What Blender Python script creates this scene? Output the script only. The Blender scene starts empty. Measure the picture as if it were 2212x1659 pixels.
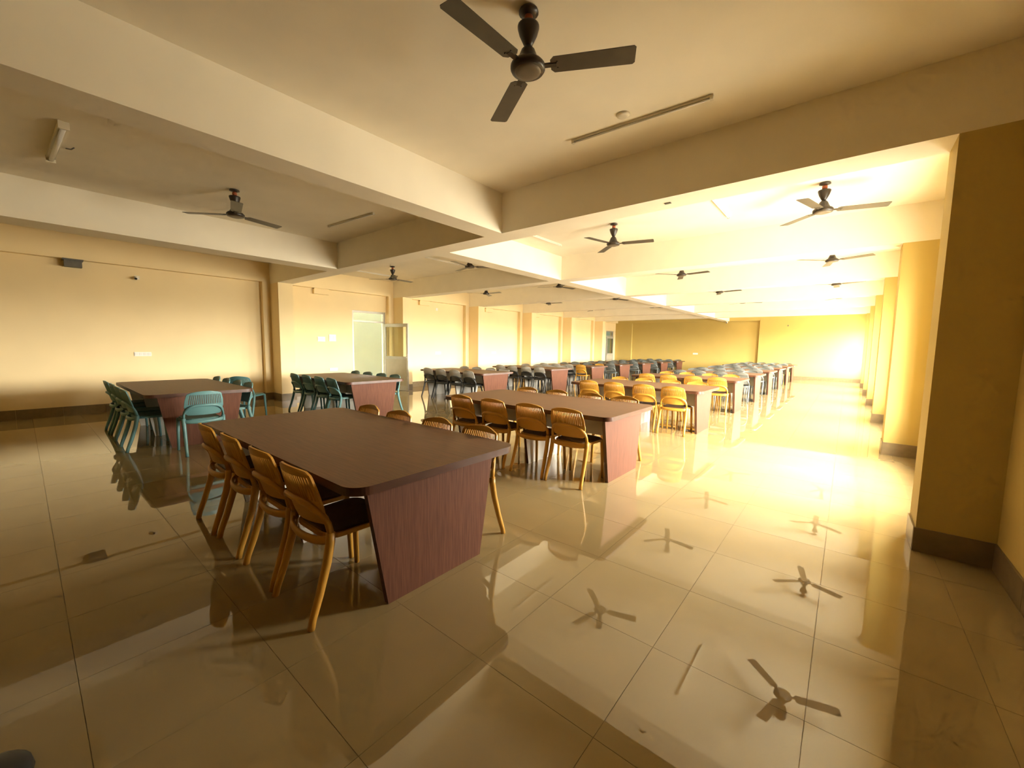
import bpy, bmesh, math, random
from mathutils import Vector, Matrix
random.seed(7)
SC = bpy.context.scene
COL = SC.collection
PI = math.pi

# ------------------------------------------------------------------ camera, sky, exposure
EYE = Vector((0.0, 0.0, 1.45))
F_PX, YAW, PITCH, ROLL = 875.627, math.radians(-39.5), math.radians(5.393), math.radians(0.82)
fw = Vector((math.sin(YAW) * math.cos(PITCH), math.cos(YAW) * math.cos(PITCH), -math.sin(PITCH)))
rt0 = Vector((math.cos(YAW), -math.sin(YAW), 0))
up0 = rt0.cross(fw)
rt = rt0 * math.cos(ROLL) + up0 * math.sin(ROLL)
up = -rt0 * math.sin(ROLL) + up0 * math.cos(ROLL)
cd = bpy.data.cameras.new('camera')
cd.sensor_fit = 'HORIZONTAL'
cd.sensor_width = 36.0
cd.lens = F_PX / 2212.0 * 36.0
cd.clip_start, cd.clip_end = 0.05, 300
cam = bpy.data.objects.new('camera', cd)
COL.objects.link(cam)
cam.matrix_world = Matrix(((rt.x, up.x, -fw.x, EYE.x), (rt.y, up.y, -fw.y, EYE.y), (rt.z, up.z, -fw.z, EYE.z), (0, 0, 0, 1)))
SC.camera = cam

SKY_STRENGTH = 150.0
world = bpy.data.worlds.new('daylight')
SC.world = world
world.use_nodes = True
bg = world.node_tree.nodes['Background']
wn = world.node_tree
geo = wn.nodes.new('ShaderNodeTexCoord')
sep = wn.nodes.new('ShaderNodeSeparateXYZ')
wn.links.new(geo.outputs['Generated'], sep.inputs[0])
ramp = wn.nodes.new('ShaderNodeValToRGB')          # bright hazy sky above, sunlit pale ground below the horizon
ramp.color_ramp.elements[0].position, ramp.color_ramp.elements[1].position = 0.49, 0.51
ramp.color_ramp.elements[0].color = (0.27, 0.25, 0.205, 1)
ramp.color_ramp.elements[1].color = (1.0, 0.945, 0.84, 1)
half = wn.nodes.new('ShaderNodeMath')
half.operation = 'MULTIPLY_ADD'
half.inputs[1].default_value, half.inputs[2].default_value = 0.5, 0.5
wn.links.new(sep.outputs['Z'], half.inputs[0])
wn.links.new(half.outputs[0], ramp.inputs['Fac'])
wn.links.new(ramp.outputs['Color'], bg.inputs['Color'])
bg.inputs['Strength'].default_value = SKY_STRENGTH
SC.view_settings.view_transform = 'Standard'
SC.view_settings.look = 'None'
SC.view_settings.gamma = 1.0
SC.view_settings.use_curve_mapping = False
SC.view_settings.exposure = 0.08
SC.cycles.max_bounces = 8
SC.cycles.diffuse_bounces = 5
SC.cycles.glossy_bounces = 3
SC.cycles.transparent_max_bounces = 6
SC.cycles.use_adaptive_sampling = True
SC.cycles.adaptive_threshold = 0.1
SC.cycles.adaptive_min_samples = 16
SC.cycles.caustics_reflective = True
SC.cycles.caustics_refractive = False

# the bays of the hall: near faces of the pillar rows, from the camera to the end wall
BAY = [4.08, 7.66, 11.01, 14.33, 17.66, 21.01]
Y_END, Y_BACK = 24.03, -3.0
X_WALL, X_PIL = 0.86, 0.47          # right wall, right pillar face
X_LP, X_L1, X_L0 = -10.75, -11.25, -11.40  # left pillar face, ledge / pier face, recessed wall
Z_SOF, Z_CEIL = 2.90, 3.40
BW = 0.34                           # beam and pillar width
WIN_SILL, WIN_HEAD = 0.60, 2.45
WINS = []
for i, y in enumerate(BAY):
    y_next = BAY[i + 1] if i < 5 else Y_END
    yc = (y + BW + y_next) / 2
    WINS.append((yc - 0.92, yc + 0.92))

def portal(name, loc, rot, sx, sy):
    ld = bpy.data.lights.new(name, 'AREA')
    ld.shape = 'RECTANGLE'
    ld.size, ld.size_y = sx, sy
    ld.cycles.is_portal = True
    o = bpy.data.objects.new(name, ld)
    o.location, o.rotation_euler = loc, rot
    COL.objects.link(o)
for a, b in WINS:                   # sky portals: they give no light themselves, they only guide sampling
    portal('window_portal', (X_WALL + 0.41, (a + b) / 2, (WIN_SILL + WIN_HEAD) / 2), (0, PI / 2, 0), WIN_HEAD - WIN_SILL, b - a)

# ------------------------------------------------------------------ materials
def mat(name, col, rough=0.6, spec=0.5, metal=0.0, noise=None, bump=None, coat=0.0, coat_r=0.1):
    m = bpy.data.materials.new(name)
    m.use_nodes = True
    nt = m.node_tree
    p = nt.nodes['Principled BSDF']
    p.inputs['Base Color'].default_value = (*col, 1)
    p.inputs['Roughness'].default_value = rough
    p.inputs['Specular IOR Level'].default_value = spec
    p.inputs['Metallic'].default_value = metal
    p.inputs['Coat Weight'].default_value = coat
    p.inputs['Coat Roughness'].default_value = coat_r
    tc = nt.nodes.new('ShaderNodeTexCoord')
    if noise:
        sc, amt, stretch = noise
        mp = nt.nodes.new('ShaderNodeMapping')
        mp.inputs['Scale'].default_value = stretch
        nt.links.new(tc.outputs['Object'], mp.inputs['Vector'])
        n = nt.nodes.new('ShaderNodeTexNoise')
        n.inputs['Scale'].default_value = sc
        n.inputs['Detail'].default_value = 1.5
        nt.links.new(mp.outputs['Vector'], n.inputs['Vector'])
        r = nt.nodes.new('ShaderNodeValToRGB')
        r.color_ramp.elements[0].position, r.color_ramp.elements[1].position = 0.3, 0.7
        r.color_ramp.elements[0].color = (*[c * (1 - amt) for c in col], 1)
        r.color_ramp.elements[1].color = (*[min(1, c * (1 + amt)) for c in col], 1)
        nt.links.new(n.outputs['Fac'], r.inputs['Fac'])
        nt.links.new(r.outputs['Color'], p.inputs['Base Color'])
    if bump:
        n2 = nt.nodes.new('ShaderNodeTexNoise')
        n2.inputs['Scale'].default_value = bump[0]
        n2.inputs['Detail'].default_value = 4
        nt.links.new(tc.outputs['Object'], n2.inputs['Vector'])
        b = nt.nodes.new('ShaderNodeBump')
        b.inputs['Strength'].default_value = bump[1]
        b.inputs['Distance'].default_value = 0.01
        nt.links.new(n2.outputs['Fac'], b.inputs['Height'])
        nt.links.new(b.outputs['Normal'], p.inputs['Normal'])
    return m

M = {}
M['white'] = mat('ceiling_plaster', (0.87, 0.80, 0.655), 0.85, 0.2, noise=(3, 0.02, (1, 1, 1)))
M['deep'] = mat('yellow_plaster_dimmed', (0.54, 0.405, 0.13), 0.7, 0.25, noise=(2, 0.02, (1, 1, 1)))  # the hall's one yellow, darkened for the weaker light on these walls
M['yellow'] = mat('yellow_plaster_lit', (0.86, 0.69, 0.40), 0.7, 0.25, noise=(2, 0.02, (1, 1, 1)))  # same yellow, paled for the direct daylight on the left wall
M['green'] = mat('pale_green_plaster', (0.64, 0.78, 0.72), 0.8, 0.2, noise=(2, 0.02, (1, 1, 1)))
M['skirt'] = mat('skirting_tile', (0.21, 0.155, 0.085), 0.3, 0.5, noise=(14, 0.10, (1, 1, 1)))
M['tile'] = mat('polished_floor_tile', (0.30, 0.222, 0.105), 0.014, 0.5, noise=(2.2, 0.05, (1, 1, 1)))
M['tile'].node_tree.nodes['Principled BSDF'].inputs['IOR'].default_value = 1.82
M['grout'] = mat('floor_grout', (0.19, 0.14, 0.075), 0.9, 0.1, noise=(20, 0.2, (1, 1, 1)))
M['ground'] = mat('outside_concrete', (0.55, 0.52, 0.46), 0.9, 0.1, noise=(1, 0.1, (1, 1, 1)))
M['wood'] = mat('mahogany_laminate', (0.155, 0.076, 0.038), 0.5, 0.35, noise=(5, 0.16, (1, 22, 1.0)))
M['woodv'] = mat('mahogany_laminate_upright', (0.120, 0.046, 0.025), 0.65, 0.18, noise=(5, 0.22, (1, 30, 1.2)))
M['edge'] = mat('dark_edge_band', (0.075, 0.028, 0.014), 0.35, 0.5, noise=(8, 0.15, (1, 1, 1)))
M['lam'] = mat('white_laminate', (0.72, 0.69, 0.62), 0.4, 0.5, noise=(4, 0.02, (1, 1, 1)))
M['alu'] = mat('aluminium_frame', (0.42, 0.40, 0.35), 0.35, 0.5, metal=0.3, noise=(20, 0.05, (1, 1, 1)))
M['doorpanel'] = mat('grey_door_panel', (0.42, 0.38, 0.28), 0.5, 0.4, noise=(6, 0.04, (1, 1, 1)))
M['plastic_white'] = mat('white_switch_plastic', (0.80, 0.77, 0.70), 0.35, 0.5, noise=(9, 0.02, (1, 1, 1)))
M['tube'] = mat('tube_light_batten', (0.72, 0.66, 0.53), 0.45, 0.4, noise=(9, 0.03, (1, 1, 1)))
M['black'] = mat('black_plastic', (0.02, 0.018, 0.016), 0.45, 0.5, noise=(12, 0.1, (1, 1, 1)))
M['greybox'] = mat('grey_metal_box', (0.12, 0.11, 0.09), 0.5, 0.5, noise=(12, 0.15, (1, 1, 1)))
M['fan'] = mat('fan_dark_enamel', (0.035, 0.024, 0.016), 0.4, 0.5, noise=(12, 0.12, (1, 1, 1)))
M['blade'] = mat('fan_blade_enamel', (0.085, 0.07, 0.05), 0.42, 0.5, noise=(10, 0.10, (1, 1, 1)))
M['fancap'] = mat('fan_cap_enamel', (0.15, 0.12, 0.085), 0.45, 0.5, noise=(12, 0.12, (1, 1, 1)))
M['copper'] = mat('red_wire_wrap', (0.30, 0.07, 0.02), 0.5, 0.5, noise=(30, 0.2, (1, 1, 1)))
CH = {
    'mustard': (mat('mustard_plastic', (0.52, 0.262, 0.034), 0.42, 0.5, noise=(6, 0.05, (1, 1, 1))),) * 2 + (mat('brown_seat_pad', (0.10, 0.055, 0.03), 0.5, 0.4, noise=(20, 0.1, (1, 1, 1))),),
    'teal': (mat('teal_plastic', (0.11, 0.24, 0.245), 0.42, 0.5, noise=(6, 0.05, (1, 1, 1))),) * 2 + (mat('dark_teal_seat', (0.05, 0.12, 0.10), 0.5, 0.4, noise=(20, 0.1, (1, 1, 1))),),
    'black': (mat('black_chair_plastic', (0.022, 0.022, 0.02), 0.4, 0.5, noise=(6, 0.1, (1, 1, 1))), mat('sheen_grey_backrest_plastic', (0.34, 0.315, 0.265), 0.35, 0.5, noise=(6, 0.08, (1, 1, 1))), mat('black_seat', (0.03, 0.03, 0.027), 0.35, 0.5, noise=(20, 0.1, (1, 1, 1)))),  # upper back paled to carry ceiling sheen; the plastic itself is dark grey
    'slate': (mat('slate_chair_plastic', (0.13, 0.14, 0.13), 0.4, 0.5, noise=(6, 0.08, (1, 1, 1))),) * 2 + (mat('slate_seat', (0.05, 0.06, 0.06), 0.45, 0.5, noise=(20, 0.1, (1, 1, 1))),),
}
def glass(name, tint, keep):
    m = bpy.data.materials.new(name)
    m.use_nodes = True
    nt = m.node_tree
    nt.nodes.remove(nt.nodes['Principled BSDF'])
    t = nt.nodes.new('ShaderNodeBsdfTransparent')
    t.inputs['Color'].default_value = (*tint, 1)
    g = nt.nodes.new('ShaderNodeBsdfGlossy')
    g.inputs['Roughness'].default_value = 0.05
    mx = nt.nodes.new('ShaderNodeMixShader')
    mx.inputs['Fac'].default_value = 1 - keep
    nt.links.new(t.outputs[0], mx.inputs[1])
    nt.links.new(g.outputs[0], mx.inputs[2])
    nt.links.new(mx.outputs[0], nt.nodes['Material Output'].inputs['Surface'])
    return m
M['glass'] = glass('clear_window_glass', (0.97, 0.98, 0.97), 0.95)
M['doorglass'] = glass('door_glass', (0.86, 0.85, 0.74), 0.95)
M['transglass'] = glass('transom_glass', (0.97, 0.97, 0.95), 0.97)

# ------------------------------------------------------------------ mesh helpers
class MB:
    def __init__(s): s.v, s.f, s.m, s.sm = [], [], [], []
    def add(s, vs, fs, mi=0, smooth=False):
        o = len(s.v)
        s.v += [tuple(v) for v in vs]
        s.f += [tuple(o + i for i in f) for f in fs]
        s.m += [mi] * len(fs)
        s.sm += [smooth] * len(fs)
        return s
    def box(s, x0, x1, y0, y1, z0, z1, mi=0, mis=None):
        vs = [(x, y, z) for z in (z0, z1) for y in (y0, y1) for x in (x0, x1)]
        fs = [(0, 2, 3, 1), (4, 5, 7, 6), (0, 1, 5, 4), (2, 6, 7, 3), (0, 4, 6, 2), (1, 3, 7, 5)]  # -z +z -y +y -x +x
        o = len(s.f)
        s.add(vs, fs, mi)
        if mis:
            for k, i in mis.items(): s.m[o + k] = i
        return s
    def prism(s, poly, z0, z1, mi=0, mi_side=None, smooth=False):
        n = len(poly)
        vs = [(x, y, z0) for x, y in poly] + [(x, y, z1) for x, y in poly]
        s.add(vs, [tuple(reversed(range(n))), tuple(range(n, 2 * n))], mi)
        o = len(s.v) - 2 * n
        for i in range(n):
            s.f.append((o + i, o + (i + 1) % n, o + n + (i + 1) % n, o + n + i))
            s.m.append(mi if mi_side is None else mi_side)
            s.sm.append(smooth)
        return s
    def lathe(s, prof, c=(0, 0, 0), seg=20, mi=0, smooth=True):
        vs = []
        for r, z in prof:
            for k in range(seg):
                a = 2 * PI * k / seg
                vs.append((c[0] + r * math.cos(a), c[1] + r * math.sin(a), c[2] + z))
        fs = []
        for j in range(len(prof) - 1):
            for k in range(seg):
                fs.append((j * seg + k, j * seg + (k + 1) % seg, (j + 1) * seg + (k + 1) % seg, (j + 1) * seg + k))
        fs.append(tuple(reversed(range(seg))))
        fs.append(tuple(range((len(prof) - 1) * seg, len(prof) * seg)))
        return s.add(vs, fs, mi, smooth)
    def tube(s, pts, ra, rb=None, seg=8, mi=0, upv=(0, 0, 1)):
        # sweep of an elliptic section; ra across (binormal), rb along the normal
        rb = rb or ra
        P = [Vector(p) for p in pts]
        vs = []
        for i, p in enumerate(P):
            t = (P[min(i + 1, len(P) - 1)] - P[max(i - 1, 0)]).normalized()
            u = Vector(upv)
            if abs(t.dot(u)) > 0.95: u = Vector((0, 1, 0))
            b = t.cross(u).normalized()
            n = b.cross(t).normalized()
            A = ra[i] if isinstance(ra, (list, tuple)) else ra
            B = rb[i] if isinstance(rb, (list, tuple)) else rb
            for k in range(seg):
                a = 2 * PI * (k + 0.5) / seg
                vs.append(p + b * (A * math.cos(a)) + n * (B * math.sin(a)))
        fs = []
        for i in range(len(P) - 1):
            for k in range(seg):
                fs.append((i * seg + k, i * seg + (k + 1) % seg, (i + 1) * seg + (k + 1) % seg, (i + 1) * seg + k))
        fs.append(tuple(reversed(range(seg))))
        fs.append(tuple(range((len(P) - 1) * seg, len(P) * seg)))
        return s.add(vs, fs, mi, True)
    def mesh(s, name, mats):
        me = bpy.data.meshes.new(name)
        me.from_pydata(s.v, [], s.f)
        for m in (mats if isinstance(mats, (list, tuple)) else [mats]): me.materials.append(m)
        me.polygons.foreach_set('material_index', s.m)
        me.polygons.foreach_set('use_smooth', s.sm)
        me.update()
        bm = bmesh.new()
        bm.from_mesh(me)
        bmesh.ops.recalc_face_normals(bm, faces=bm.faces)
        bm.to_mesh(me)
        bm.free()
        return me
    def build(s, name, mats, parent=None, loc=None):
        return obj(name, s.mesh(name, mats), parent, loc)

def obj(name, me, parent=None, loc=None, rz=0.0):
    o = bpy.data.objects.new(name, me)
    COL.objects.link(o)
    if parent: o.parent = parent
    if loc: o.location = loc
    if rz: o.rotation_euler = (0, 0, rz)
    return o
def tag(o, label, cat, group=None):
    o['label'], o['category'] = label, cat
    if group: o['group'] = group
    return o
def struct(o, label=None, cat=None):
    o['kind'] = 'structure'
    if label: o['label'] = label
    if cat: o['category'] = cat
    return o
def copy_tree(o, parent=None):
    c = o.copy()
    COL.objects.link(c)
    if parent: c.parent = parent
    for ch in list(o.children): copy_tree(ch, c)
    return c
def rrect(w, d, r, n=6):
    pts = []
    for cx, cy, a0 in ((w / 2 - r, d / 2 - r, 0), (-w / 2 + r, d / 2 - r, 90), (-w / 2 + r, -d / 2 + r, 180), (w / 2 - r, -d / 2 + r, 270)):
        for k in range(n + 1):
            a = math.radians(a0 + 90 * k / n)
            pts.append((cx + r * math.cos(a), cy + r * math.sin(a)))
    return pts

# ------------------------------------------------------------------ the hall
# floor slab in grout colour; polished tiles lie on it one by one
TP, TG = 0.60, 0.0021
X0T, Y0T = -0.03, 2.47
floor = struct(MB().box(X_L0 - 0.2, X_WALL + 0.2, Y_BACK - 0.2, Y_END + 0.2, -0.15, -0.002).build('floor', M['grout']), 'polished beige tiled floor running the length of the hall', 'floor')
tile_me = MB().box(TG / 2, TP - TG / 2, TG / 2, TP - TG / 2, -0.01, 0.0).mesh('tile', M['tile'])
cells = []
for i in range(-20, 3):
    for j in range(-10, 38):
        x, y = X0T + i * TP, Y0T + j * TP
        xa, xb, ya, yb = max(x, X_L0), min(x + TP, X_WALL), max(y, Y_BACK), min(y + TP, Y_END + 0.1)
        if xb - xa < 0.02 or yb - ya < 0.02: continue
        full = xb - xa > TP - 1e-4 and yb - ya > TP - 1e-4
        area, vis = 0, True
        pr = []
        for px, py in ((xa, ya), (xb, ya), (xb, yb), (xa, yb)):
            d = Vector((px, py, 0)) - EYE
            z = d.dot(fw)
            if z < 0.15: vis = False; break
            pr.append((1106 + F_PX * d.dot(rt) / z, 829.5 - F_PX * d.dot(up) / z))
        if vis:
            if all(p[0] < 0 or p[0] > 2212 or p[1] < 0 or p[1] > 1659 for p in pr): vis = False
            area = 0.5 * abs(sum(pr[k][0] * pr[(k + 1) % 4][1] - pr[(k + 1) % 4][0] * pr[k][1] for k in range(4)))
        cells.append((area if vis else 0, xa, xb, ya, yb, full))
cells.sort(key=lambda c: -c[0])
rest = MB()
for k, (area, xa, xb, ya, yb, full) in enumerate(cells):
    if k < 300 and area > 0:
        if full: obj('tile', tile_me, floor, (xa, ya, 0))
        else: MB().box(xa + TG / 2, xb - TG / 2, ya + TG / 2, yb - TG / 2, -0.01, 0).build('tile', M['tile'], floor)
    else:
        rest.box(xa + TG / 2, xb - TG / 2, ya + TG / 2, yb - TG / 2, -0.01, 0)
o = rest.build('tile_field', M['tile'], floor)
o['kind'] = 'stuff'

# ceiling slab and its downstand beams
ceiling = struct(MB().box(X_L0 - 0.2, X_WALL + 0.2, Y_BACK - 0.2, Y_END + 0.4, Z_CEIL, Z_CEIL + 0.2).build('ceiling', M['white']), 'cream plastered ceiling with deep crossing beams', 'ceiling')
def beam(x0, x1, y0, y1): MB().box(x0, x1, y0, y1, Z_SOF, Z_CEIL + 0.01).build('beam', M['white'], ceiling)
for y in BAY: beam(X_L1 - 0.02, X_WALL + 0.02, y, y + BW)
beam(-3.875, -3.57, Y_BACK, BAY[0])          # two lengthwise beams over the front bay
beam(-8.28, -7.85, Y_BACK, BAY[0])
for i, y in enumerate(BAY):                         # one lengthwise beam line over the bays behind
    beam(-5.29, -4.96, y + BW, BAY[i + 1] if i < 5 else Y_END)

# right wall with a window in every bay behind the first pillar
w = MB()
XO = X_WALL + 0.40
w.box(X_WALL, XO, Y_BACK - 0.2, WINS[0][0], -0.1, Z_CEIL)
for i, (a, b) in enumerate(WINS):
    w.box(X_WALL, XO, a, b, -0.1, WIN_SILL)
    w.box(X_WALL, XO, a, b, WIN_HEAD, Z_CEIL)
    nxt = WINS[i + 1][0] if i < 5 else Y_END + 0.4
    w.box(X_WALL, XO, b, nxt, -0.1, Z_CEIL)
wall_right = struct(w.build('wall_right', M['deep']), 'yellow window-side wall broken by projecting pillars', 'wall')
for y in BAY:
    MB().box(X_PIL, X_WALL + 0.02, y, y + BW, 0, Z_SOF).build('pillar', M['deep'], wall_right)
for i, (a, b) in enumerate(WINS):
    f = MB()
    x0, x1 = X_WALL + 0.30, X_WALL + 0.35
    for z0, z1 in ((WIN_SILL, WIN_SILL + 0.05), (WIN_HEAD - 0.05, WIN_HEAD)): f.box(x0, x1, a, b, z0, z1)
    for k in range(4):
        yc = a + 0.025 + (b - a - 0.05) * k / 3
        f.box(x0, x1, yc - 0.025, yc + 0.025, WIN_SILL + 0.05, WIN_HEAD - 0.05)
    wd = struct(f.build('window_%d' % (i + 1), M['alu']), 'aluminium framed three-pane window between yellow pillars, bay %d' % (i + 1), 'window')
    for k in range(3):
        ya = a + 0.025 + (b - a - 0.05) * k / 3 + 0.025
        yb = a + 0.025 + (b - a - 0.05) * (k + 1) / 3 - 0.025
        MB().box(x0 + 0.02, x0 + 0.026, ya, yb, WIN_SILL + 0.05, WIN_HEAD - 0.05).build('pane', M['glass'], wd)

# left wall: recessed fields, proud ledge on top, piers beside the pillars, two doorways
D1 = (6.34, 7.46, 2.44)
D2 = (22.75, 23.75, 2.44)
Z_LEDGE = 2.94
XB = X_L0 - 0.22
w = MB()
w.box(XB, X_L0, Y_BACK - 0.2, D1[0], -0.1, Z_CEIL)
w.box(XB, X_L0, D1[0], D1[1], D1[2], Z_CEIL)
w.box(XB, X_L0, D1[1], D2[0], -0.1, Z_CEIL)
w.box(XB, X_L0, D2[0], D2[1], D2[2], Z_CEIL)
w.box(XB, X_L0, D2[1], Y_END + 0.4, -0.1, Z_CEIL)
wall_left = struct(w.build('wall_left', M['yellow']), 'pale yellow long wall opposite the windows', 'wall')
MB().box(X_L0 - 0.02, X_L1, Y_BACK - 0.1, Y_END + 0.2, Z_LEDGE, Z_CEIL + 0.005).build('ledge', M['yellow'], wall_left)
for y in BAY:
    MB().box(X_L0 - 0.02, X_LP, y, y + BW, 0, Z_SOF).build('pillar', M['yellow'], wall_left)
    MB().box(X_L0 - 0.02, X_L1, y - 0.17, y + 0.01, 0, Z_LEDGE + 0.005).build('pier', M['yellow'], wall_left)
    MB().box(X_L0 - 0.02, X_L1, y + BW - 0.01, y + BW + 0.17, 0, Z_LEDGE + 0.005).build('pier', M['yellow'], wall_left)

# end wall: right half proud, left half recessed below a ledge
w = MB()
w.box(-3.55, X_WALL + 0.05, Y_END, Y_END + 0.4, -0.1, Z_CEIL)
w.box(X_L0 - 0.1, -3.55, Y_END + 0.13, Y_END + 0.4, -0.1, Z_CEIL)
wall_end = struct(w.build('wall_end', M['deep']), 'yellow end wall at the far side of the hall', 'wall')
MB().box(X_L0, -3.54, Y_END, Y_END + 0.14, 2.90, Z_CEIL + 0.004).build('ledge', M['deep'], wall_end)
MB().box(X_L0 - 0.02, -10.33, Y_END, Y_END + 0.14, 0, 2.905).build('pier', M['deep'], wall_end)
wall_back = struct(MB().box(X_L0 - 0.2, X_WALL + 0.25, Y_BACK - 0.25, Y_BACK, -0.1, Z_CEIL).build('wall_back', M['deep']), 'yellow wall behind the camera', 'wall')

# skirting tiles
SK = 0.175
def skirting(name, label, runs):
    root = None
    for (xa, ya, xb, yb, nx, ny) in runs:      # a run along a wall, (nx, ny) points into the room
        L = math.hypot(xb - xa, yb - ya)
        n = max(1, round(L / 0.6))
        for k in range(n):
            s0, s1 = k / n, (k + 1) / n
            g = 0.0015 / L
            p = [(xa + (xb - xa) * (s0 + g), ya + (yb - ya) * (s0 + g)), (xa + (xb - xa) * (s1 - g), ya + (yb - ya) * (s1 - g))]
            xs = sorted((p[0][0], p[1][0], p[0][0] + nx * 0.012, p[1][0] + nx * 0.012))
            ys = sorted((p[0][1], p[1][1], p[0][1] + ny * 0.012, p[1][1] + ny * 0.012))
            mb = MB().box(xs[0], xs[-1], ys[0], ys[-1], 0.0, SK)
            if root is None:
                root = struct(mb.build(name, M['skirt']), label, 'baseboard')
            else:
                mb.build('skirting_tile', M['skirt'], root)
runs = []
y = Y_BACK
for yb in BAY:
    runs.append((X_WALL, y, X_WALL, yb, -1, 0))
    runs.append((X_PIL - 0.012, yb, X_WALL, yb, 0, -1))
    runs.append((X_PIL, yb, X_PIL, yb + BW, -1, 0))
    y = yb + BW
runs.append((X_WALL, y, X_WALL, Y_END, -1, 0))
skirting('baseboard_right', 'grey-brown tile skirting along the window-side wall and pillars', runs)
runs = []
y = Y_BACK
for yb in BAY:
    cut = [(y, yb - 0.17)]
    for d in (D1, D2):
        cut = [c for a, b in cut for c in ([(a, d[0] - 0.02), (d[1] + 0.02, b)] if a < d[0] < b else [(a, b)]) if c[1] - c[0] > 0.03]
    for a, b in cut: runs.append((X_L0, a, X_L0, b, 1, 0))
    runs.append((X_L0, yb - 0.17, X_L1, yb - 0.17, 0, -1))
    runs.append((X_L1, yb - 0.17, X_L1, yb, 1, 0))
    runs.append((X_L1, yb, X_LP + 0.012, yb, 0, -1))
    runs.append((X_LP, yb, X_LP, yb + BW, 1, 0))
    runs.append((X_L1, yb + BW, X_L1, yb + BW + 0.17, 1, 0))
    y = yb + BW + 0.17
runs.append((X_L0, y, X_L0, D2[0] - 0.02, 1, 0))
skirting('baseboard_left', 'grey-brown tile skirting along the long left wall', runs)
skirting('baseboard_end', 'grey-brown tile skirting along the far end wall',
         [(-3.55, Y_END, X_WALL, Y_END, 0, -1), (-10.33, Y_END + 0.13, -3.55, Y_END + 0.13, 0, -1), (X_L0, Y_END, -10.33, Y_END, 0, -1)])

# outside: concrete yard, open corridor behind the left doors
struct(MB().box(-14.2, XB, Y_BACK, Y_END + 0.4, -0.3, -0.01).build('floor_corridor', M['tile']), 'tiled corridor floor beyond the open door', 'floor')
struct(MB().box(-14.2, -13.9, Y_BACK, Y_END + 0.4, -0.01, 3.4).box(-13.9, XB, Y_END + 0.2, Y_END + 0.4, -0.01, 3.4).build('wall_corridor', M['green']), 'pale green corridor wall seen through the open doorway', 'wall')  # end return added, unseen, to keep open sky off the far door
struct(MB().box(-13.79, XB, Y_BACK, 16, 3.4, 3.55).box(-14.2, XB, 16, Y_END + 0.4, 3.4, 3.55).build('ceiling_corridor_added', M['white']), 'unseen corridor ceiling slab added to hold back sky, slit for skylight', 'ceiling')  # unseen roof added to cut skylight; its narrow slit brightens the green wall

# door_1: aluminium frame with transom; its glazed leaf stands open into the hall
def door(name, d, leaf_angle, label):
    y0, y1, zt = d
    f = MB()
    xa, xb = X_L0 - 0.10, X_L0 - 0.03
    f.box(xa, xb, y0, y0 + 0.05, 0, zt)
    f.box(xa, xb, y1 - 0.05, y1, 0, zt)
    f.box(xa, xb, y0 + 0.05, y1 - 0.05, zt - 0.06, zt)
    f.box(xa, xb, y0 + 0.05, y1 - 0.05, 2.10, 2.15)
    root = struct(f.build(name, M['alu']), label, 'door')
    MB().box(xa + 0.03, xa + 0.036, y0 + 0.05, y1 - 0.05, 2.15, zt - 0.06).build('transom_pane', M['transglass'], root)
    W, H = y1 - y0 - 0.11, 2.08
    lf = MB()                                 # leaf runs along local -y from its hinge at the origin
    t = 0.02
    lf.box(-t, t, -0.07, 0, 0.01, H)
    lf.box(-t, t, -W, -W + 0.07, 0.01, H)
    lf.box(-t, t, -W + 0.07, -0.07, H - 0.10, H)
    lf.box(-t, t, -W + 0.07, -0.07, 0.98, 1.07)
    lf.box(-t, t, -W + 0.07, -0.07, 0.01, 0.16)
    leaf = lf.build('door_leaf', M['alu'], root)
    leaf.location = (X_L0 + 0.02, y1 - 0.055, 0)
    leaf.rotation_euler = (0, 0, leaf_angle)
    MB().box(-0.003, 0.003, -W + 0.07, -0.07, 1.07, H - 0.10).build('pane', M['doorglass'], leaf)
    MB().box(-0.006, 0.006, -W + 0.07, -0.07, 0.16, 0.98).build('panel', M['doorpanel'], leaf)
    h = MB()
    h.box(t, t + 0.012, -W + 0.015, -W + 0.055, 0.95, 1.15)
    h.tube([(t + 0.01, -W + 0.035, 1.04), (t + 0.05, -W + 0.035, 1.04), (t + 0.055, -W + 0.13, 1.04)], 0.009, seg=6)
    h.box(-t - 0.012, -t, -W + 0.015, -W + 0.055, 0.95, 1.15)
    h.tube([(-t - 0.01, -W + 0.035, 1.04), (-t - 0.05, -W + 0.035, 1.04), (-t - 0.055, -W + 0.13, 1.04)], 0.009, seg=6)
    h.build('handle', M['alu'], leaf)
door('door_1', D1, math.radians(100), 'aluminium doorway with glass transom and leaf standing open beside teal chairs')
door('door_2', D2, 0.0, 'closed narrow aluminium door at the far end of the left wall')

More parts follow.
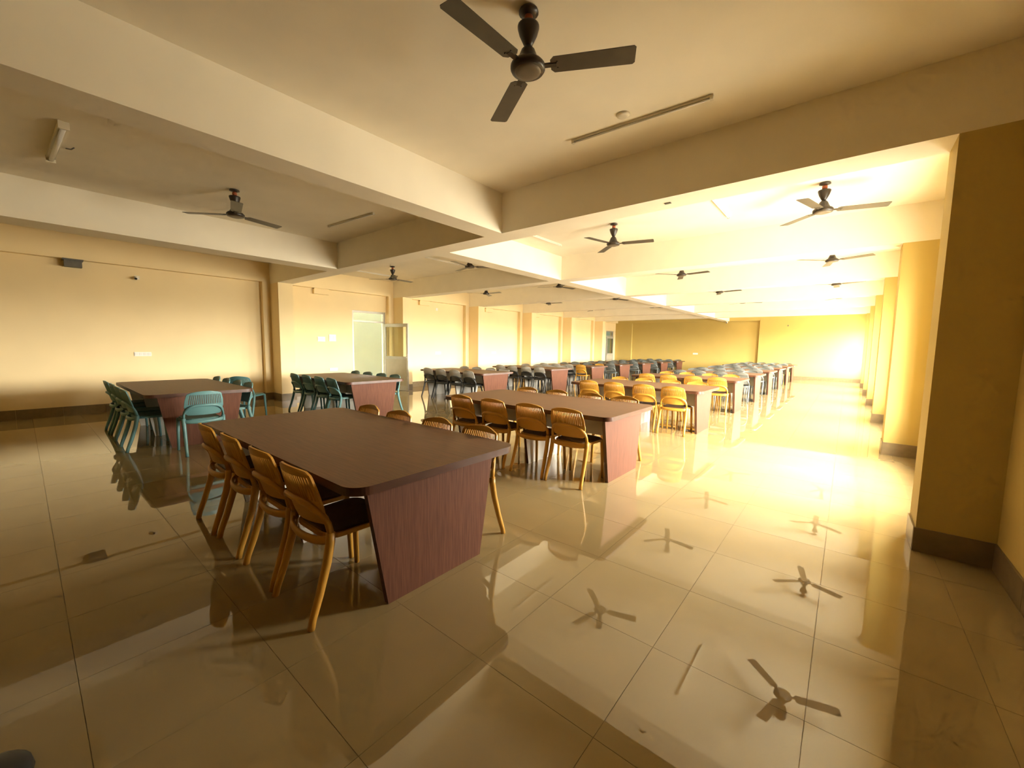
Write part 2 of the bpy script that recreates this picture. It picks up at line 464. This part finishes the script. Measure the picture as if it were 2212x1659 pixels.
# ------------------------------------------------------------------ dining tables
T_L, T_W = 2.50, 1.25
def make_table():
    r = obj('dining_table', None)
    MB().prism(rrect(T_L, T_W, 0.11, 9), 0.705, 0.75, 0, 1, False).build('tabletop', [M['wood'], M['edge']], r)
    def panel(name, xc, mis):
        t = 0.018
        mb = MB()
        b, tp = 0.365, 0.49
        vs = [(xc + s * t, y, z) for s in (-1, 1) for y, z in ((-b, 0), (b, 0), (tp, 0.705), (-tp, 0.705))]
        mb.add(vs, [(0, 3, 2, 1), (4, 5, 6, 7), (0, 1, 5, 4), (1, 2, 6, 5), (2, 3, 7, 6), (3, 0, 4, 7)], 1)
        mb.m[0], mb.m[1] = mis
        mb.build(name, [M['woodv'], M['edge'], M['lam']], r)
    panel('end_panel', 1.12, (2, 0))
    panel('end_panel', -1.12, (0, 2))
    panel('middle_panel', 0.05, (2, 2))
    MB().box(-1.10, 0.03, -0.011, 0.011, 0.42, 0.70).build('spine_board', M['lam'], r)
    MB().box(0.07, 1.10, -0.011, 0.011, 0.42, 0.70).build('spine_board', M['lam'], r)
    return r

ROW_W = [(-3.02, y) for y in (1.59, 4.29, 7.60, 10.55, 13.12, 15.55, 18.0, 20.4, 22.55)]
ROW_L = [(-8.12, y) for y in (1.60, 4.32, 7.82, 10.85, 13.40, 15.72, 18.05, 20.35, 22.7)]
ORD = ['first', 'second', 'third', 'fourth', 'fifth', 'sixth', 'seventh', 'eighth', 'ninth']
table0 = make_table()
tables_done = 0
def place_table(x, y, label, group):
    global tables_done
    t = table0 if tables_done == 0 else copy_tree(table0)
    tables_done += 1
    t.location = (x, y, 0)
    tag(t, label, 'table', group)
for i, (x, y) in enumerate(ROW_W):
    place_table(x, y, 'mahogany laminate dining table, %s from the camera in the window-side row' % ORD[i], 'dining tables in two long rows')
for i, (x, y) in enumerate(ROW_L):
    place_table(x, y, 'mahogany laminate dining table, %s from the camera in the door-side row' % ORD[i], 'dining tables in two long rows')

# ------------------------------------------------------------------ chairs
def lerp(a, b, t): return a + (b - a) * t
def interp(tab, z):
    for (z0, a), (z1, b) in zip(tab, tab[1:]):
        if z <= z1: return lerp(a, b, (z - z0) / (z1 - z0))
    return tab[-1][1]
HALF_W = [(0.505, 0.165), (0.52, 0.183), (0.56, 0.197), (0.62, 0.209), (0.70, 0.203), (0.76, 0.193), (0.785, 0.178), (0.80, 0.140)]
def back_y(u, z):      # u in -1..1 across the shell
    return -0.145 - 0.27 * (z - 0.5) - 0.036 * (1 - u * u) + 0.10 * max(0, z - 0.7) * 0
def make_backrest():
    mb = MB()
    NS = 18
    us = []
    for k in range(NS):                     # rib, slot, rib, slot ...
        c0 = -0.88 + 1.76 * k / NS
        us += [c0, c0 + 1.76 / NS * 0.58]
    us = [-1.0] + us + [0.88, 1.0]
    zs = [0.505, 0.52, 0.56, 0.62, 0.645, 0.70, 0.772, 0.785, 0.80]
    T = 0.006
    nU, nZ = len(us), len(zs)
    V = []
    for side in (-1, 1):
        for z in zs:
            hw = interp(HALF_W, z)
            for u in us:
                zz = z + (0.018 * (1 - u * u) if z > 0.78 else 0)
                V.append((u * hw, back_y(u, z) + side * T, zz))
    idx = lambda s, j, i: s * nU * nZ + j * nU + i
    solid = {}
    for j in range(nZ - 1):
        for i in range(nU - 1):
            slot = zs[j] >= 0.645 - 1e-6 and zs[j + 1] <= 0.772 + 1e-6 and i >= 1 and i < nU - 2 and (i - 1) % 2 == 1
            solid[j, i] = not slot
    F = []
    FM = []
    for (j, i), s in solid.items():
        if not s: continue
        n0 = len(F)
        F.append((idx(0, j, i), idx(0, j, i + 1), idx(0, j + 1, i + 1), idx(0, j + 1, i)))
        F.append((idx(1, j, i), idx(1, j + 1, i), idx(1, j + 1, i + 1), idx(1, j, i + 1)))
        for dj, di, a, b in ((-1, 0, (j, i), (j, i + 1)), (1, 0, (j + 1, i + 1), (j + 1, i)), (0, -1, (j + 1, i), (j, i)), (0, 1, (j, i + 1), (j + 1, i + 1))):
            if not solid.get((j + dj, i + di), False):
                F.append((idx(0, *b), idx(0, *a), idx(1, *a), idx(1, *b)))
        FM += [1 if zs[j + 1] <= 0.621 else 0] * (len(F) - n0)  # below the hoop takes frame colour: black chairs' shade put into colour
    mb.add(V, F, 0, False)
    mb.m = FM
    return mb
def make_chair_meshes():
    P = {}
    P['backrest'] = make_backrest()
    for s in (-1, 1):
        P['rear_leg', s] = MB().tube([(s * .220, -.262, 0), (s * .219, -.250, .05), (s * .215, -.212, .16), (s * .212, -.165, .32), (s * .211, -.145, .42), (s * .211, -.142, .47)],
                                     [.018, .018, .020, .022, .023, .023], [.019, .019, .021, .023, .024, .024], 8)
        P['front_leg', s] = MB().tube([(s * .208, .236, 0), (s * .203, .228, .22), (s * .198, .215, .435)], [.016, .018, .020], [.016, .018, .020], 8)
    arch = []
    for k in range(17):
        a = PI * k / 16
        x = .211 * math.copysign(abs(math.cos(a)) ** 0.6, math.cos(a))
        h = math.sin(a) ** 0.75
        z = .47 + .165 * h
        hw = interp(HALF_W, max(z, .505))
        u = max(-1, min(1, x / hw))
        y = lerp(-.142, back_y(u, z) - .018, min(1, h * 1.3))
        arch.append((x, y, z))
    P['back_hoop'] = MB().tube(arch, .014, .018, 8)
    rail = []
    for k in range(13):
        a = PI * k / 12
        rail.append((.207 * math.cos(a), -.135 - .068 * math.sin(a), .435 - .015 * math.sin(a)))
    P['seat_rail'] = MB().tube(rail, .013, .024, 8)
    # seat shell: slightly dished, wider in front
    def seat(z0, z1, grow, dish):
        mb = MB()
        out = []
        for x, y in rrect(2, 2, 0.42, 5):
            yy = .05 + y * (.205 + grow)
            xx = x * (lerp(.198, .216, (y + 1) / 2) + grow)
            out.append((xx, yy))
        n = len(out)
        V = [(x, y, z0) for x, y in out] + [(x, y, z1) for x, y in out] + [(x * .8, .05 + (y - .05) * .8, z1 - dish) for x, y in out] + [(x * .8, .05 + (y - .05) * .8, z0) for x, y in out]
        F = []
        for i in range(n):
            j = (i + 1) % n
            F += [(i, j, n + j, n + i), (n + i, n + j, 2 * n + j, 2 * n + i), (3 * n + i, 3 * n + j, j, i)]
        F += [tuple(range(2 * n, 3 * n)), tuple(reversed(range(3 * n, 4 * n)))]
        mb.add(V, F, 0, False)
        return mb
    P['seat'] = seat(.422, .446, 0.0, 0.004)
    P['seat_pad'] = seat(.440, .458, -0.016, 0.004)
    return P
PARTS = make_chair_meshes()
CHAIR_ME = {}
for c, (m_frame, m_back, m_pad) in CH.items():
    for k, mb in PARTS.items():
        nm = k if isinstance(k, str) else k[0]
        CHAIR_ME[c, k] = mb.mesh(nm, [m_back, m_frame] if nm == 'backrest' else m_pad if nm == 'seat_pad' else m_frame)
def chair(color, x, y, rz, label, group):
    r = obj('dining_chair', None, None, (x, y, 0), rz)
    for k in PARTS:
        nm = k if isinstance(k, str) else k[0]
        obj(nm, CHAIR_ME[color, k], r)
    tag(r, label, 'chair', group)
    return r
CX = [0.805, 0.307, -0.25, -0.78]       # chair centres along a table, from its aisle end
PLACE = ['nearest the aisle', 'second from the aisle', 'third from the aisle', 'farthest from the aisle']
COLW = {'mustard': 'mustard yellow', 'teal': 'teal', 'black': 'black', 'slate': 'slate grey'}
def seat_table(row, i, x, y, near, far, dn=0.0, df=0.0):
    for side, cols in (('near', near), ('far', far)):
        for k, c in enumerate(cols):
            if c is None: continue
            jx, jy, ja = random.uniform(-.006, .006), random.uniform(-.008, .008), random.uniform(-.02, .02)
            if side == 'near': xx, yy, a = x + CX[k] + jx, y - 0.475 - dn + jy, ja
            else: xx, yy, a = x + CX[k] + 0.025 + jx, y + 0.45 + df + jy, PI + ja
            chair(c, xx, yy, a, '%s plastic chair %s, %s side of %s %s table' % (COLW[c], PLACE[k], side, ORD[i], row),
                  '%s chairs at the tables' % COLW[c])
for i, (x, y) in enumerate(ROW_W):
    c = 'mustard' if i < 4 else 'slate'
    seat_table('window-row', i, x, y, [c] * 4, [c] * 4)
for i, (x, y) in enumerate(ROW_L):
    if i < 2: n = f = ['teal'] * 4
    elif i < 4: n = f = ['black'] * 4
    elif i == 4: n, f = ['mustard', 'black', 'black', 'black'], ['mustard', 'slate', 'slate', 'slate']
    else: n = f = ['slate'] * 4
    seat_table('door-row', i, x, y, n, f, 0.06 if i == 0 else 0)
chair('teal', -6.56, 1.475, PI / 2, 'teal chair alone at the aisle end of the front door-row table', 'teal chairs at the tables')
chair('teal', -8.80, 2.72, math.radians(42), 'spare teal chair standing behind the front door-row table', 'teal chairs at the tables')

# ------------------------------------------------------------------ ceiling fans
def make_fan():
    r = obj('ceiling_fan', None)
    MB().lathe([(.035, 0), (.055, -.006), (.058, -.02), (.03, -.028)][::-1], seg=16).build('ceiling_hook_plate', M['fan'], r)
    MB().lathe([(.010, -.34), (.010, -.02)], seg=10).build('down_rod', M['fan'], r)
    w_ = MB()
    w_.lathe([(.022, -.075), (.028, -.06), (.024, -.035), (.016, -.03)], seg=12)
    w_.build('wire_wrap', M['copper'], r)
    MB().lathe([(.018, -.205), (.03, -.185), (.052, -.14), (.064, -.10), (.063, -.088), (.045, -.082)], seg=20).build('upper_canopy', M['fan'], r)
    MB().lathe([(.085, -.290), (.066, -.280), (.052, -.250), (.040, -.222), (.020, -.200), (.012, -.198)], seg=20).build('lower_canopy', M['fan'], r)
    mot = MB().lathe([(.070, -.342), (.095, -.337), (.102, -.325), (.102, -.308), (.088, -.292), (.05, -.286)], seg=28).build('motor_housing', M['fan'], r)
    MB().lathe([(.035, -.350), (.062, -.347), (.078, -.341), (.080, -.336)], seg=28).build('bottom_cap', M['fancap'], r)
    bl = MB()
    # blade along local +x, chamfered root, pitched
    prof = [(.135, -.034), (.155, -.056), (.60, -.062), (.612, -.05), (.612, .05), (.60, .062), (.155, .056), (.135, .034)]
    vs = []
    for dz in (-.002, .002):
        for x, y in prof: vs.append((x, y, dz - y * 0.12))
    n = len(prof)
    fs = [tuple(reversed(range(n))), tuple(range(n, 2 * n))] + [(i, (i + 1) % n, n + (i + 1) % n, n + i) for i in range(n)]
    bl.add(vs, fs)
    bme = bl.mesh('blade', M['blade'])
    arm = MB()
    arm.box(.085, .17, -.015, .015, -.005, .005)
    for dx, dy in ((.175, -.022), (.175, .022)): arm.lathe([(.005, -.006), (.005, .006)], (dx, dy, -dy * .09), 6)
    ame = arm.mesh('blade_arm', M['fan'])
    for k in range(3):
        b = obj('blade', bme, r, (0, 0, -.316), 2 * PI * k / 3)
        obj('blade_arm', ame, b)
    return r
fan0 = make_fan()
FANS = [(-1.575, 2.015, 28, 'large dark three-blade ceiling fan hanging nearest the camera'),
        (-6.236, 1.89, -15, 'dark ceiling fan above the front door-row table')]
BAYN = ['second', 'third', 'fourth', 'fifth']
for b, (y, angs) in enumerate([(6.12, (15, 16, -78, -28)), (9.56, (-20, -10, 80, 0)), (13.05, (-30, -15, 70, 0)), (16.4, (0, 20, 50, 10))]):
    for k, (x, where) in enumerate([(-.345, 'closest to the windows'), (-3.0, 'over the window-side tables'), (-6.24, 'over the centre aisle'), (-9.0, 'over the door-side tables')]):
        FANS.append((x, y, angs[k], 'dark ceiling fan %s in the %s ceiling bay' % (where, BAYN[b])))
for i, (x, y, a, lab) in enumerate(FANS):
    f = fan0 if i == 0 else copy_tree(fan0)
    f.location, f.rotation_euler = (x, y, Z_CEIL), (0, 0, math.radians(a))
    tag(f, lab, 'ceiling fan', 'ceiling fans')

# ------------------------------------------------------------------ tube light battens on the ceiling
def make_tube():
    r = obj('tube_light', None)
    MB().box(-.60, .60, -.014, .014, -.018, 0).build('batten', M['tube'], r)
    t = MB()
    t.tube([(-.585, .0, -.026), (.585, .0, -.026)], .008, seg=10)
    t.build('tube', M['plastic_white'], r)
    for s in (-1, 1): MB().box(s * .60 - .012, s * .60 + .012, -.015, .015, -.036, 0).build('end_cap', M['tube'], r)
    return r
tube0 = make_tube()
for i, (x, y, a, lab) in enumerate([(-1.55, 3.50, 3, 'unlit tube light on the ceiling beyond the nearest fan'),
        (-6.16, 0.36, 2, 'unlit tube light at the far left edge of the ceiling'),
        (-6.21, 3.45, 4, 'unlit tube light beyond the fan over the teal table'),
        (-4.40, 6.15, 90, 'white tube light beside the lengthwise beam in the second bay'),
        (-1.50, 6.20, 90, 'white tube light between the two window-side fans of the second bay'),
        (-10.25, 6.45, 90, 'white tube light near the left wall in the second bay'),
        (-7.39, 6.30, 90, 'white tube light over the aisle between door-side fans, second bay')]):
    t = tube0 if i == 0 else copy_tree(tube0)
    t.location, t.rotation_euler = (x, y, Z_CEIL), (0, 0, math.radians(a))
    if i == 1: t.scale = (0.95, 2.4, 1.8)
    tag(t, lab, 'tube light', 'tube lights on the ceiling')

# round ceiling boxes and a loose wire
o = MB().lathe([(.030, -.016), (.052, -.012), (.058, 0)], seg=20).build('ceiling_box', M['tube'], None, (-1.60, 3.36, Z_CEIL))
tag(o, 'round cream ceiling box beside the near tube light', 'ceiling box')
o = MB().tube([(0, 0, 0), (.06, -.02, -.02), (.12, .01, -.035), (.15, .03, -.02)], .006, seg=6).build('loose_wire', M['greybox'], None, (-6.33, 0.45, Z_CEIL))
tag(o, 'short loose wire hanging by the far-left tube light', 'wire')
o = MB().box(-.03, .03, -.015, .015, -.008, 0).build('soffit_bracket', M['greybox'], None, (-1.50, 4.24, Z_SOF))
tag(o, 'small brown bracket under the near cross beam', 'bracket')

# ------------------------------------------------------------------ wall fittings
def switch_board(y, z, w, h, n, label, sock=False):
    r = obj('switch_board', None, None, (X_L0, y, z))
    MB().box(0, .012, -w / 2, w / 2, -h / 2, h / 2).build('plate', M['plastic_white'], r)
    for k in range(n):
        yc = -w / 2 + w * (k + .5) / n
        MB().box(.012, .017, yc - w / n * .36, yc + w / n * .36, -h * .30, h * .30).build('switch', M['lam'], r)
    if sock:
        MB().lathe([(.012, 0), (.012, .004)], seg=10).build('socket_hole', M['black'], r).matrix_local = Matrix.Translation((.012, w / 2 - .03, 0)) @ Matrix.Rotation(PI / 2, 4, 'Y')
    tag(r, label, 'switch board', 'switch boards on the left wall')
switch_board(1.64, 1.165, .27, .085, 4, 'white switch board on the wall behind the front teal table', True)
switch_board(5.40, 1.56, .21, .13, 4, 'wide white switch board left of the open door')
switch_board(5.72, 1.60, .20, .19, 2, 'square white switch board closest to the open door')
switch_board(5.73, .70, .24, .08, 4, 'low white socket strip just above the second teal table')
switch_board(9.60, 1.15, .26, .09, 3, 'white switch board right of the open door leaf')
switch_board(12.6, 1.15, .26, .09, 3, 'white switch board in the third field of the left wall')
switch_board(15.9, 1.15, .26, .09, 3, 'white switch board in the fourth field of the left wall')
o = MB().box(X_L0, X_L1 + .02, 0.62, 0.85, 2.80, 2.935).box(X_L0, X_L1 + .05, 0.60, 0.87, 2.915, 2.94).build('junction_box', M['greybox'])
tag(o, 'dark grey box fixed under the left wall ledge', 'box')
for y, lab in ((5.2, 'pale yellow wall box under the ledge left of the door'), (8.75, 'pale yellow wall box under the ledge right of the door'),
               (12.0, 'pale yellow wall box under the ledge, third wall field'), (15.3, 'pale yellow wall box under the ledge, fourth wall field')):
    o = MB().box(X_L0, X_L1 - .06, y, y + .42, 2.79, Z_LEDGE).box(X_L0, X_L1 - .04, y, y + .30, Z_LEDGE - .02, Z_LEDGE).build('wall_box', M['yellow'])
    tag(o, lab, 'box', 'painted boxes under the ledge')
r = obj('security_camera', None, None, (X_L0, 1.63, 2.73))
MB().box(0, .02, -.04, .04, -.03, .04).build('mount', M['plastic_white'], r)
MB().tube([(.015, 0, 0), (.06, .0, -.005), (.12, -.03, -.03)], [.02, .03, .032], seg=12).build('body', M['plastic_white'], r)
MB().tube([(.118, -.029, -.029), (.124, -.032, -.032)], .022, seg=12).build('lens', M['black'], r)
tag(r, 'small white camera high on the left wall above the teal table', 'camera')
MB_ = MB().box(0, .012, -.045, .045, -.045, .045)
o = MB_.build('blank_plate', M['plastic_white'], None, (X_L0, 9.55, 2.70))
tag(o, 'small square blank plate high on the wall right of the door', 'plate')
r = obj('security_camera', None, None, (-5.02, Y_END - .22, Z_SOF))
MB().box(-.04, .04, -.04, .04, -.03, 0).build('mount', M['plastic_white'], r)
MB().tube([(0, .06, -.06), (.0, -.10, -.09)], .038, seg=12).build('body', M['plastic_white'], r)
MB().tube([(.0, -.098, -.089), (.0, -.108, -.091)], .028, seg=12).build('lens', M['black'], r)
tag(r, 'white security camera under the far end of the lengthwise beam', 'camera')
o = MB().box(-.13, .13, -.012, 0, -.045, .045).build('switch_board', M['plastic_white'], None, (-6.6, Y_END + .13, 1.15))
tag(o, 'white switch board on the far end wall', 'switch board')
o = MB().box(-.025, .025, -.012, 0, -.03, .03).build('wall_hook', M['greybox'], None, (-2.35, Y_END, 2.62))
tag(o, 'tiny dark hook high on the far end wall', 'hook')

# stand-in for an unidentified dark shape on the floor at the lower left corner of the view
lump = obj('black_lump', None, None, (-2.04, -0.17, 0))
MB().lathe([(.09, 0), (.115, .012), (.11, .035), (.08, .055), (.04, .064), (.01, .066)], seg=24).build('body', M['black'], lump)
MB().tube([(.04, 0, .062), (.08, -.03, .05), (.11, -.06, .025), (.12, -.07, .008)], .007, seg=6).build('thin_tube', M['edge'], lump)
tag(lump, 'dark rounded object of unknown kind on the floor in the lower left corner', 'lump')
